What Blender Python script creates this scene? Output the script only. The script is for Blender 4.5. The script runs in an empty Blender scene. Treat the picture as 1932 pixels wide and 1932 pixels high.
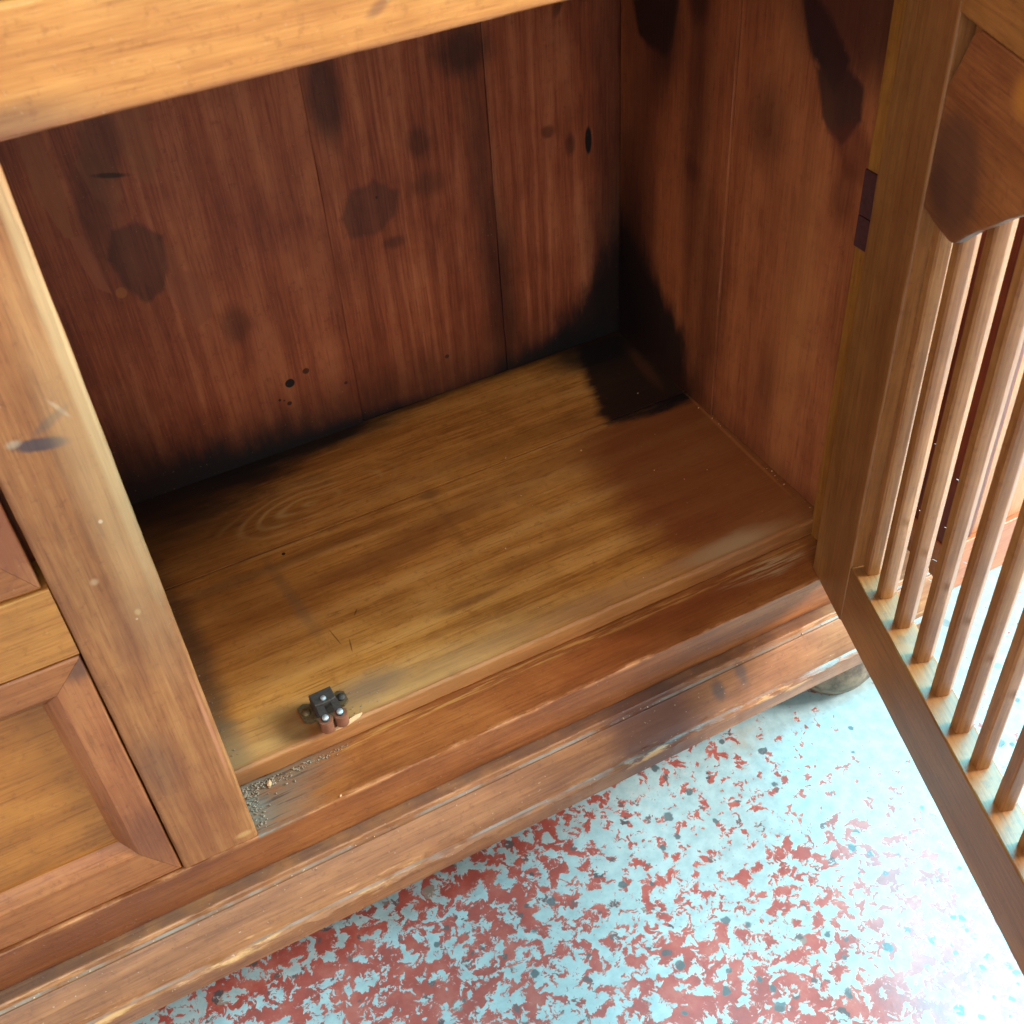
import bpy, bmesh, math, random
from mathutils import Vector, Matrix, noise as mnoise

random.seed(7)
sc = bpy.context.scene
COL = sc.collection

# ------------------------------------------------------------------ camera
cam_d = bpy.data.cameras.new("camera")
cam = bpy.data.objects.new("camera", cam_d)
COL.objects.link(cam)
fwd = Vector((0.30215745, 0.67227782, -0.67582794)).normalized()
rgt = Vector((0.88602947, -0.45959296, -0.06104179)).normalized()
up = rgt.cross(fwd).normalized()
M = Matrix((rgt, up, -fwd)).transposed().to_4x4()
M.translation = Vector((-0.00681501, -0.50531584, 0.71949487))
cam.matrix_world = M
cam_d.sensor_width = 36.0
cam_d.lens = 36.0 * 2171.44 / 1932.0
cam_d.clip_start = 0.02
cam_d.clip_end = 60.0
cam_d.dof.use_dof = True
cam_d.dof.focus_distance = 0.90
cam_d.dof.aperture_fstop = 18.0
sc.camera = cam

# ------------------------------------------------------------------ light
world = bpy.data.worlds.new("World")
sc.world = world
world.use_nodes = True
bgn = world.node_tree.nodes["Background"]
bgn.inputs[0].default_value = (1.0, 0.97, 0.94, 1)
bgn.inputs[1].default_value = 1.32


def area(name, loc, target, sx, sy, power, color):
    l = bpy.data.lights.new(name, 'AREA')
    l.shape = 'RECTANGLE'
    l.size = sx
    l.size_y = sy
    l.energy = power
    l.color = color
    o = bpy.data.objects.new(name, l)
    COL.objects.link(o)
    o.location = loc
    o.rotation_euler = (Vector(target) - Vector(loc)).to_track_quat('-Z', 'Y').to_euler()
    return o


# open sky high on the right: the blue glare on the floor
area("daylight_opening", (1.60, 0.15, 2.0), (0.35, -0.15, -0.1), 1.3, 1.3, 170, (0.10, 0.76, 1.0))
# daylight falling in square to the open door
area("daylight_right", (2.30, -0.80, 1.05), (0.50, -0.25, 0.05), 0.60, 0.60, 140, (1.0, 0.97, 0.93))
# softer daylight from behind the photographer
area("daylight_front", (-0.7, -2.4, 2.6), (0.1, 0.1, 0.25), 2.2, 1.8, 22, (1.0, 0.97, 0.93))

vs = sc.view_settings
vs.view_transform = 'Standard'
vs.look = 'None'
vs.exposure = 0.0
vs.gamma = 1.0
vs.use_curve_mapping = False

cy = sc.cycles
cy.max_bounces = 7
cy.diffuse_bounces = 4
cy.glossy_bounces = 3
cy.transmission_bounces = 0
cy.caustics_reflective = False
cy.caustics_refractive = False

# ------------------------------------------------------------------ material helpers


def lin(r, g, b):
    f = lambda c: (c / 255.0) / 12.92 if c / 255.0 <= 0.04045 else ((c / 255.0 + 0.055) / 1.055) ** 2.4
    return (f(r), f(g), f(b), 1.0)


class NT:
    def __init__(self, name):
        self.m = bpy.data.materials.new(name)
        self.m.use_nodes = True
        self.t = self.m.node_tree
        self.b = self.t.nodes["Principled BSDF"]

    def n(self, typ, **kw):
        nd = self.t.nodes.new(typ)
        for k, v in kw.items():
            setattr(nd, k, v)
        return nd

    def link(self, a, b):
        self.t.links.new(a, b)

    def put(self, sock, v):
        if hasattr(v, "is_linked") or isinstance(v, bpy.types.NodeSocket):
            self.t.links.new(v, sock)
        else:
            sock.default_value = v

    def math(self, op, a, b=None, c=None, clamp=False):
        nd = self.n("ShaderNodeMath", operation=op, use_clamp=clamp)
        self.put(nd.inputs[0], a)
        if b is not None:
            self.put(nd.inputs[1], b)
        if c is not None:
            self.put(nd.inputs[2], c)
        return nd.outputs[0]

    def add(self, a, b): return self.math('ADD', a, b)
    def mul(self, a, b): return self.math('MULTIPLY', a, b)
    def sub(self, a, b): return self.math('SUBTRACT', a, b)

    def step(self, v, lo, hi, to0=0.0, to1=1.0):
        nd = self.n("ShaderNodeMapRange", interpolation_type='SMOOTHSTEP')
        nd.clamp = True
        self.put(nd.inputs[0], v)
        nd.inputs[1].default_value = lo
        nd.inputs[2].default_value = hi
        nd.inputs[3].default_value = to0
        nd.inputs[4].default_value = to1
        return nd.outputs[0]

    def vscale(self, v, s):
        nd = self.n("ShaderNodeVectorMath", operation='MULTIPLY')
        self.put(nd.inputs[0], v)
        nd.inputs[1].default_value = s
        return nd.outputs[0]

    def vadd(self, v, w):
        nd = self.n("ShaderNodeVectorMath", operation='ADD')
        self.put(nd.inputs[0], v)
        self.put(nd.inputs[1], w)
        return nd.outputs[0]

    def noise(self, v, scale, detail=3.0, rough=0.55, dist=0.0, color=False):
        nd = self.n("ShaderNodeTexNoise")
        self.put(nd.inputs["Vector"], v)
        nd.inputs["Scale"].default_value = scale
        nd.inputs["Detail"].default_value = detail
        nd.inputs["Roughness"].default_value = rough
        nd.inputs["Distortion"].default_value = dist
        return nd.outputs["Color" if color else "Fac"]

    def ramp(self, f, stops):
        nd = self.n("ShaderNodeValToRGB")
        self.put(nd.inputs[0], f)
        e = nd.color_ramp.elements
        while len(e) < len(stops):
            e.new(0.5)
        for el, (p, c) in zip(e, stops):
            el.position = p
            el.color = c
        return nd.outputs[0]

    def mix(self, f, a, b, blend='MIX'):
        nd = self.n("ShaderNodeMix", data_type='RGBA', blend_type=blend)
        self.put(nd.inputs[0], f)
        self.put(nd.inputs[6], a)
        self.put(nd.inputs[7], b)
        return nd.outputs[2]

    def sep(self, v):
        nd = self.n("ShaderNodeSeparateXYZ")
        self.put(nd.inputs[0], v)
        return nd.outputs

    def bump(self, h, strength, dist):
        nd = self.n("ShaderNodeBump")
        self.put(nd.inputs["Height"], h)
        nd.inputs["Strength"].default_value = strength
        nd.inputs["Distance"].default_value = dist
        self.link(nd.outputs[0], self.b.inputs["Normal"])
        return nd.outputs[0]


def stain_mask(T, P, nzc, plane, cu, cv, ru, rv, soft, amt, strength, rot=0.0, power=2.0):
    """noisy ellipse (or rounded box) lying in a coordinate plane"""
    mp = T.n("ShaderNodeMapping", vector_type='TEXTURE')
    T.put(mp.inputs[0], P)
    loc, scl, ro = [0.0] * 3, [1e5] * 3, [0.0] * 3
    i, j = AX[plane[0]], AX[plane[1]]
    loc[i], loc[j] = cu, cv
    scl[i], scl[j] = ru, rv
    k = 3 - i - j
    ro[k] = -rot if k == 1 else rot
    mp.inputs[1].default_value = loc
    mp.inputs[2].default_value = ro
    mp.inputs[3].default_value = scl
    v = mp.outputs[0]
    if power > 2.5:
        q = T.n("ShaderNodeVectorMath", operation='MULTIPLY')
        T.link(v, q.inputs[0])
        T.link(v, q.inputs[1])
        v = q.outputs[0]
    ln = T.n("ShaderNodeVectorMath", operation='LENGTH')
    T.link(v, ln.inputs[0])
    d = ln.outputs[1]
    if power > 2.5:
        d = T.math('SQRT', d)
    d = T.math('MULTIPLY_ADD', nzc, amt, d)
    return T.step(d, 1.0 + soft, 1.0 - soft, 0.0, strength)


AX = {'x': 0, 'y': 1, 'z': 2}


def poly_mask(T, P, nzc, plane, pts, soft, amt, strength):
    """convex stain with a ragged edge; soft and amt in metres"""
    i, j = AX[plane[0]], AX[plane[1]]
    cx = sum(p[0] for p in pts) / len(pts)
    cy_ = sum(p[1] for p in pts) / len(pts)
    d = None
    for k in range(len(pts)):
        (x0, y0), (x1, y1) = pts[k], pts[(k + 1) % len(pts)]
        nx, ny = y1 - y0, x0 - x1
        l = math.hypot(nx, ny)
        nx, ny = nx / l, ny / l
        off = nx * x0 + ny * y0
        if nx * cx + ny * cy_ > off:
            nx, ny, off = -nx, -ny, -off
        v = [0.0, 0.0, 0.0]
        v[i], v[j] = nx, ny
        dt = T.n("ShaderNodeVectorMath", operation='DOT_PRODUCT')
        T.put(dt.inputs[0], P)
        dt.inputs[1].default_value = v
        e = T.sub(dt.outputs[1], off)
        d = e if d is None else T.math('MAXIMUM', d, e)
    d = T.math('MULTIPLY_ADD', nzc, amt, d)
    return T.step(d, soft, -soft, 0.0, strength)



def wood(name, axis, cols, rings=9.0, ringscale=7.0, ringmix=0.30, rough=0.42, spec=0.5, coat=0.0, plane=None,
         stains=(), blotch=0.45, dark=None, specks=0.0, fine=0.35, streak=0.0, seed=0.0, extra=None, bump=0.25, contrast=0.62, ralong=0.16, rpow=1.6, rline=0.0, warm=(0.99, 0.80), pores=0.30):
    """cols = dark, mid, light. stains = (cu,cv,ru,rv,soft,amt,strength,colour[,rot[,power]]) in the given plane."""
    T = NT(name)
    tc = T.n("ShaderNodeTexCoord")
    P = tc.outputs["Object"]
    oi = T.n("ShaderNodeObjectInfo")
    rnd = T.mul(oi.outputs["Random"], 37.0)
    cmb = T.n("ShaderNodeCombineXYZ")
    for i in range(3):
        T.put(cmb.inputs[i], T.add(rnd, seed + i * 3.1))
    G = T.vadd(P, cmb.outputs[0])
    i = AX[axis]
    s1 = [1.0, 1.0, 1.0]
    s1[i] = ralong
    V1 = T.vscale(G, s1)
    s2 = [1.0, 1.0, 1.0]
    s2[i] = 0.045
    V2 = T.vscale(G, s2)
    N1 = T.noise(V1, ringscale, 1.0, 0.4)
    ring = T.math('SINE', T.mul(N1, rings * 6.283))
    ring = T.add(T.mul(ring, 0.5), 0.5)
    ring = T.math('POWER', ring, rpow)
    N2 = T.noise(V2, 420.0, 3.0, 0.7)
    N2b = T.noise(V2, 52.0, 2.0, 0.55)
    N3 = T.noise(G, 9.0, 4.0, 0.62)
    f = T.add(T.mul(ring, ringmix), T.mul(T.step(N2, 0.30, 0.70), fine))
    f = T.add(f, T.mul(T.step(N2b, 0.3, 0.7), 0.30))
    f = T.add(f, T.mul(T.sub(N3, 0.5), blotch * 2.0))
    f = T.mul(f, 1.0 / (ringmix + fine + 0.30))
    dk, md, lt = [(q[0] * 1.0, q[1] * warm[0], q[2] * warm[1], 1.0) for q in cols]
    c = T.mix(contrast, md, T.ramp(f, [(0.0, dk), (0.5, md), (1.0, lt)]))
    c = T.mix(T.mul(T.step(T.noise(G, 26.0, 3.0, 0.6), 0.40, 0.72), 0.28), c, dk)
    if rline > 0:
        c = T.mix(T.mul(T.mul(ring, rline), T.step(N3, 0.30, 0.62)), c, lt)
    # pores: short dark dashes along the grain, and fine grit in the finish
    s4 = [1.0, 1.0, 1.0]
    s4[i] = 0.05
    pz = T.noise(T.vscale(G, s4), 620.0, 2.0, 0.6)
    c = T.mix(T.mul(T.step(pz, 0.55, 0.70), pores), c, (dk[0] * 0.55, dk[1] * 0.5, dk[2] * 0.5, 1.0))
    c = T.mix(T.mul(T.step(pz, 0.46, 0.34), pores * 0.5), c, lt)
    gz = T.noise(P, 170.0, 4.0, 0.72)
    c = T.mix(T.mul(T.step(gz, 0.52, 0.72), 0.35), c, (dk[0] * 0.8, dk[1] * 0.75, dk[2] * 0.75, 1.0))
    # long dark streaks of the heartwood
    if streak > 0:
        sk = T.noise(V1, 15.0, 3.0, 0.6)
        c = T.mix(T.mul(T.step(sk, 0.54, 0.70), streak), c, dk)
    rough_s = T.add(rough - 0.10, T.mul(N3, 0.2))
    if plane:
        s3 = [1.0, 1.0, 1.0]
        s3[i] = 0.32
        NZ = T.sub(T.noise(T.vscale(P, s3), 46.0, 5.0, 0.68), 0.5)
        for st in stains:
            if st[0] == 'poly':
                c = T.mix(poly_mask(T, P, NZ, plane, st[1], st[2], st[3], st[4]), c, st[5])
                continue
            cu, cv, ru, rv, soft, amt, strength, colr = st[:8]
            rot = st[8] if len(st) > 8 else 0.0
            pw = st[9] if len(st) > 9 else 2.0
            mk = stain_mask(T, P, NZ, plane, cu, cv, ru, rv, soft, amt, strength, rot, pw)
            c = T.mix(mk, c, colr)
    if specks > 0:
        sp = T.noise(P, 420.0, 1.0, 0.5)
        c = T.mix(T.mul(T.step(sp, 0.74, 0.78), specks), c, lin(190, 175, 150))
        sp2 = T.noise(P, 260.0, 2.0, 0.5)
        c = T.mix(T.mul(T.step(sp2, 0.73, 0.77), specks), c, lin(38, 24, 18))
    if extra:
        c, rough_s = extra(T, P, c, rough_s)
    T.link(c, T.b.inputs["Base Color"])
    T.put(T.b.inputs["Roughness"], rough_s)
    T.b.inputs["Specular IOR Level"].default_value = spec
    if coat:
        T.b.inputs["Coat Weight"].default_value = coat
        T.b.inputs["Coat Roughness"].default_value = 0.28
    T.bump(T.add(T.mul(N2, 0.6), T.mul(ring, 0.25)), bump, 0.0012)
    return T.m


BLACK = (0.0085, 0.0082, 0.0085, 1)
PURP = (0.0130, 0.0075, 0.0075, 1)
DKRED = (0.050, 0.016, 0.009, 1)
RAW = lin(214, 172, 112)
DUST = lin(150, 140, 122)

HONEY = (lin(138, 80, 42), lin(184, 124, 70), lin(210, 154, 94))
STILE = (lin(106, 60, 36), lin(154, 100, 62), lin(184, 134, 88))
RAIL = (lin(98, 50, 26), lin(146, 86, 46), lin(176, 116, 66))
SHELFC = (lin(132, 82, 32), lin(194, 142, 68), lin(218, 174, 100))
BACKC = (lin(112, 54, 38), lin(158, 86, 60), lin(188, 116, 84))
SIDEC = (lin(108, 54, 38), lin(162, 94, 62), lin(188, 120, 78))
DOORC = (lin(96, 56, 28), lin(138, 90, 50), lin(166, 114, 68))

m_toprail = wood("wood_top_rail", 'x', HONEY, rings=7, ringscale=9, blotch=0.35, rough=0.40, specks=0.15, plane='xz', stains=[
    (-0.01, 0.527, 0.05, 0.010, 0.6, 0.8, 0.55, lin(80, 62, 58)),
    (0.10, 0.5235, 0.20, 0.0028, 0.6, 1.2, 0.6, lin(120, 66, 40)),
    (0.175, 0.541, 0.006, 0.0025, 0.6, 0.6, 0.6, lin(110, 70, 50), 0.5),
    (0.02, 0.535, 0.02, 0.004, 0.9, 1.0, 0.3, lin(110, 70, 40)),
    (0.185, 0.545, 0.0012, 0.0012, 0.3, 0.1, 0.8, lin(235, 200, 150)),
])

STMARK_SHINE = [
    (-0.029, 0.376, 0.0115, 0.0036, 0.35, 1.6, 0.82, lin(50, 48, 58), -0.22),
    (-0.015, 0.392, 0.0012, 0.007, 0.5, 1.5, 0.45, lin(196, 182, 156), 0.5),
    (-0.020, 0.388, 0.010, 0.0025, 0.6, 1.3, 0.55, lin(70, 62, 60), 0.5),
    (-0.041, 0.381, 0.003, 0.002, 0.6, 1.6, 0.4, lin(176, 170, 146)),
    (-0.0324, 0.2805, 0.0024, 0.0026, 0.5, 1.0, 0.45, lin(205, 170, 128)),
    (-0.0176, 0.2478, 0.0016, 0.0022, 0.5, 0.8, 0.5, lin(212, 178, 128)),
    (-0.0195, 0.243, 0.0007, 0.0008, 0.3, 0.1, 0.8, lin(212, 188, 148)),
    (-0.0175, 0.3185, 0.0011, 0.0013, 0.3, 0.1, 0.8, lin(222, 200, 170)),
    (-0.026, 0.232, 0.012, 0.03, 0.8, 1.0, 0.35, lin(90, 56, 44)),
    (-0.042, 0.115, 0.012, 0.03, 0.8, 1.2, 0.5, lin(84, 56, 46)),
    (-0.030, 0.050, 0.016, 0.05, 0.8, 1.2, 0.35, lin(110, 54, 32)),
    (-0.009, 0.009, 0.005, 0.0025, 0.6, 1.6, 0.55, lin(204, 166, 104)),
    (-0.004, 0.13, 0.0012, 0.05, 0.6, 1.2, 0.5, lin(214, 150, 112)),  # highlight along the rounded right edge, put into the colour
    (-0.004, 0.40, 0.0035, 0.14, 0.6, 0.6, 0.5, lin(216, 190, 140)),  # upper stretch of the same painted edge highlight
    (-0.012, 0.33, 0.010, 0.10, 0.9, 0.9, 0.4, lin(200, 166, 118)),  # sheen on the upper stile, painted as a lighter tone
]
m_stile = wood("wood_stile", 'z', STILE, rings=8, ringscale=8, blotch=0.4, rough=0.42, specks=0.25, plane='xz', stains=STMARK_SHINE, fine=0.45)


def rail_extra(T, P, c, r):
    x, y, z = T.sep(P)
    nz = T.noise(T.vscale(P, (0.06, 1, 1)), 330.0, 4.0, 0.65)
    nb = T.noise(T.vscale(P, (0.3, 1, 1)), 60.0, 5.0, 0.65)
    # raw fibres along the joint with the shelf and along the front arris
    j = T.step(T.math('ABSOLUTE', T.sub(y, 0.041)), 0.007, 0.001)
    c = T.mix(T.mul(T.mul(j, T.step(nz, 0.47, 0.62)), 0.60), c, lin(196, 146, 78))
    a = T.mul(T.step(T.math('ABSOLUTE', T.sub(y, 0.0005)), 0.0025, 0.0005), T.step(z, -0.004, -0.001))
    c = T.mix(T.mul(T.mul(a, T.step(nb, 0.44, 0.62)), 0.7), c, lin(204, 142, 92))
    # grey dust packed into the left corner of the rebate
    d = T.add(T.add(T.mul(x, 9.5), T.mul(T.sub(0.046, y), 9.0)), T.mul(T.sub(nb, 0.5), 1.0))
    dd = T.mul(T.step(d, 0.98, 0.38), T.step(z, -0.003, -0.0005))
    dd = T.mul(dd, T.step(x, -0.001, 0.001))
    c = T.mix(T.mul(T.mul(dd, T.step(nb, 0.30, 0.55)), 0.85), c, lin(112, 98, 80))
    c = T.mix(T.mul(T.mul(dd, T.step(nz, 0.52, 0.62)), 0.8), c, lin(62, 48, 40))
    e = T.mul(T.mul(T.step(x, 0.022, 0.004), T.step(x, -0.001, 0.001)), T.step(z, -0.003, -0.0005))
    c = T.mix(T.mul(T.mul(e, T.step(nb, 0.40, 0.58)), 0.75), c, lin(122, 124, 112))
    # dark broken line where the moulding starts
    g = T.mul(T.step(z, -0.034, -0.0385), T.step(y, 0.01, 0.004))
    c = T.mix(T.mul(T.mul(g, T.step(nb, 0.35, 0.6)), 0.7), c, lin(62, 42, 34))
    # pale rubbed patch by the hinge
    q = T.add(T.math('ABSOLUTE', T.mul(T.sub(x, 0.475), 16.0)), T.math('ABSOLUTE', T.mul(T.sub(y, 0.032), 75.0)))
    q = T.add(q, T.mul(T.sub(nz, 0.5), 1.2))
    c = T.mix(T.mul(T.mul(T.mul(T.step(q, 1.2, 0.5), T.step(nz, 0.45, 0.6)), T.step(z, -0.003, -0.0005)), 0.6), c, lin(196, 170, 126))
    r = T.add(r, T.mul(dd, 0.4))
    return c, r


m_rail = wood("wood_bottom_rail", 'x', RAIL, rings=8, ringscale=9, blotch=0.45, rough=0.38, specks=0.2, plane='xy', streak=0.4, extra=rail_extra, stains=[
    (0.42, 0.030, 0.09, 0.012, 0.9, 0.8, 0.5, lin(110, 48, 24)),
    (0.30, 0.020, 0.10, 0.012, 0.9, 0.9, 0.35, lin(130, 66, 26)),
    (-0.10, 0.0, 0.10, 0.02, 0.9, 0.9, 0.5, lin(92, 46, 30)),
])


def mould_extra(T, P, c, r):
    x, y, z = T.sep(P)
    nb = T.noise(T.vscale(P, (0.22, 1, 1)), 85.0, 5.0, 0.66)
    nz = T.noise(P, 26.0, 4.0, 0.6)
    # chipped raw wood along the two lower arrises
    lip = T.step(T.math('ABSOLUTE', T.sub(y, -0.0385)), 0.0030, 0.0012)
    lip = T.mul(lip, T.step(z, -0.077, -0.072))
    c = T.mix(T.mul(T.mul(lip, T.step(nb, 0.52, 0.62)), 0.70), c, lin(206, 160, 104))
    up_ = T.step(T.math('ABSOLUTE', T.sub(y, -0.0335)), 0.0016, 0.0006)
    c = T.mix(T.mul(T.mul(up_, T.step(nb, 0.53, 0.64)), 0.65), c, lin(200, 150, 96))
    led = T.step(T.math('ABSOLUTE', T.sub(y, -0.0115)), 0.0012, 0.0004)
    c = T.mix(T.mul(T.mul(led, T.step(nb, 0.50, 0.64)), 0.6), c, lin(196, 142, 94))
    # pale sky reflection on the two narrow flats, put into the colour
    g1 = T.step(T.math('ABSOLUTE', T.sub(y, -0.0135)), 0.0016, 0.0006)
    c = T.mix(T.mul(T.mul(g1, T.step(nz, 0.36, 0.60)), 0.75), c, lin(140, 138, 128))
    g2 = T.step(T.math('ABSOLUTE', T.sub(y, -0.0355)), 0.0014, 0.0005)
    c = T.mix(T.mul(T.mul(g2, T.step(nz, 0.36, 0.60)), 0.6), c, lin(140, 136, 128))
    # darker brown-grey on the top fillet
    g0 = T.step(y, -0.0108, -0.008)
    c = T.mix(T.mul(T.mul(g0, T.step(nz, 0.25, 0.6)), 0.62), c, lin(82, 62, 56))
    return c, r


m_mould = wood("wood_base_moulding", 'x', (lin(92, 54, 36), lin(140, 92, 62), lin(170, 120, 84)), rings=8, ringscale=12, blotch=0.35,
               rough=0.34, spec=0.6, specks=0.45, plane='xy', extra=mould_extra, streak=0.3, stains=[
    (0.318, -0.022, 0.036, 0.04, 0.4, 0.7, 0.75, lin(72, 36, 30)),  # dark reddish-brown patch part-way along
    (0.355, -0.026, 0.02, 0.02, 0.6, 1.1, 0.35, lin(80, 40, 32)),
    (0.385, -0.024, 0.006, 0.005, 0.5, 1.0, 0.7, lin(60, 56, 58)),
    (0.41, -0.020, 0.005, 0.008, 0.6, 1.0, 0.6, lin(66, 62, 64)),
])

SHELF_ST = [
    # reddish field on the right half and long resin-dark marks
    (0.500, 0.150, 0.108, 0.118, 0.30, 0.5, 0.82, lin(122, 62, 34), 0.0, 4.0),
    (0.175, 0.198, 0.060, 0.011, 0.6, 1.0, 0.60, lin(112, 60, 30)),
    (0.245, 0.212, 0.060, 0.010, 0.7, 1.0, 0.50, lin(112, 60, 30)),
    (0.300, 0.130, 0.06, 0.006, 0.7, 1.0, 0.45, lin(124, 72, 32)),
    (0.230, 0.112, 0.028, 0.004, 0.7, 1.0, 0.6, lin(118, 66, 34)),
    (0.100, 0.236, 0.10, 0.007, 0.8, 1.2, 0.50, lin(96, 54, 28)),
    (0.060, 0.190, 0.06, 0.05, 0.8, 1.2, 0.35, lin(110, 66, 28)),
    (0.340, 0.280, 0.12, 0.010, 0.8, 1.0, 0.35, lin(120, 72, 30)),
    (0.097, 0.195, 0.0050, 0.048, 0.8, 1.4, 0.38, lin(110, 86, 62), 0.08),
    (0.101, 0.165, 0.0075, 0.020, 0.9, 1.4, 0.22, lin(128, 108, 80), 0.08),
    (0.252, 0.212, 0.0040, 0.045, 0.9, 2.2, 0.20, lin(104, 62, 36)),
    (0.253, 0.252, 0.010, 0.006, 0.6, 0.7, 0.4, lin(96, 64, 46)),
    # mould: the back corner, the strip along the back on the left
    ('poly', [(0.4672, 0.3445), (0.490, 0.40), (0.56, 0.40), (0.56, 0.2480), (0.5276, 0.2450), (0.4480, 0.2540), (0.4446, 0.2699)], 0.008, 0.030, 0.96, PURP),
    ('poly', [(0.4417, 0.2569), (0.5372, 0.2590), (0.5500, 0.2450), (0.5200, 0.2420), (0.489, 0.2462), (0.4454, 0.2450)], 0.006, 0.024, 0.94, BLACK),
    (0.490, 0.37, 0.05, 0.03, 0.5, 0.8, 0.9, BLACK),
    (0.525, 0.315, 0.006, 0.034, 0.6, 0.6, 0.5, lin(96, 56, 40), -0.12),
    (0.020, 0.390, 0.150, 0.066, 0.55, 1.3, 0.94, BLACK),
    (0.140, 0.392, 0.15, 0.030, 0.5, 1.3, 0.94, BLACK),
    (0.020, 0.33, 0.090, 0.060, 0.9, 1.4, 0.60, lin(52, 32, 20)),
    (0.400, 0.392, 0.20, 0.012, 0.6, 0.9, 0.8, lin(44, 20, 14)),
    # grime along the left edge
    (-0.004, 0.170, 0.022, 0.12, 0.45, 0.8, 0.72, lin(72, 58, 44)),
    (0.000, 0.055, 0.016, 0.05, 0.5, 0.9, 0.55, lin(116, 108, 84)),
    # rubbed pale front, dust near the catch
    (0.13, 0.058, 0.16, 0.022, 0.8, 1.2, 0.50, lin(176, 150, 104)),
    (0.45, 0.056, 0.040, 0.010, 0.7, 1.2, 0.70, lin(192, 166, 124)),
    (0.36, 0.058, 0.12, 0.008, 0.8, 1.2, 0.45, lin(176, 128, 88)),
    (0.115, 0.072, 0.030, 0.012, 0.7, 1.3, 0.60, lin(112, 96, 82)),
    (0.060, 0.066, 0.020, 0.016, 0.6, 0.9, 0.70, lin(116, 64, 26)),
    (0.062, 0.052, 0.018, 0.006, 0.6, 0.9, 0.60, lin(108, 60, 26)),
    (0.1083, 0.2477, 0.0017, 0.0017, 0.15, 0.1, 1.0, BLACK),
    (0.113, 0.133, 0.0005, 0.010, 0.4, 0.3, 0.6, lin(70, 38, 20), 0.15),
    (0.121, 0.118, 0.0006, 0.007, 0.4, 0.3, 0.6, lin(70, 38, 20), -0.2),
    (0.138, 0.150, 0.004, 0.0007, 0.4, 0.3, 0.6, lin(70, 38, 20), 0.9),
    (0.533, 0.17, 0.0016, 0.08, 0.5, 0.8, 0.5, lin(178, 116, 64), -0.03),
]


def shelf_extra(T, P, c, r):
    x, y, z = T.sep(P)
    nz = T.noise(T.vscale(P, (0.10, 1, 1)), 170.0, 4.0, 0.65)
    # curled figure round a hidden knot
    kd = T.n("ShaderNodeMapping", vector_type='TEXTURE')
    T.put(kd.inputs[0], T.vadd(P, T.vscale(T.noise(P, 14.0, 2.0, 0.5, color=True), (0.03, 0.014, 0.0))))
    kd.inputs[1].default_value = (0.168, 0.306, 0)
    kd.inputs[2].default_value = (0, 0, 0.10)
    kd.inputs[3].default_value = (0.105, 0.036, 1e5)
    kl = T.n("ShaderNodeVectorMath", operation='LENGTH')
    T.link(kd.outputs[0], kl.inputs[0])
    kr = T.math('POWER', T.add(T.mul(T.math('SINE', T.mul(kl.outputs[1], 30.0)), 0.5), 0.5), 3.0)
    km = T.mul(T.mul(kr, T.step(kl.outputs[1], 1.15, 0.35)), T.step(T.noise(P, 22.0, 2.0, 0.5), 0.36, 0.58))
    c = T.mix(T.mul(km, 0.60), c, lin(206, 168, 104))
    c = T.mix(T.mul(T.step(y, 0.0515, 0.0475), 0.62), c, lin(142, 86, 46))
    e = T.step(y, 0.0500, 0.0466)
    c = T.mix(T.mul(T.mul(e, T.step(nz, 0.46, 0.64)), 0.45), c, lin(190, 132, 80))
    return c, r


m_shelf = wood("wood_shelf", 'x', SHELFC, rings=15, ringscale=4.6, ringmix=0.12, blotch=0.42, rough=0.44, specks=0.25, ralong=0.10, rpow=4.0, rline=0.42, contrast=0.70, fine=0.28, warm=(0.88, 0.80), pores=0.40, plane='xy', stains=SHELF_ST,
               extra=shelf_extra, streak=0.35)

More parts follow.
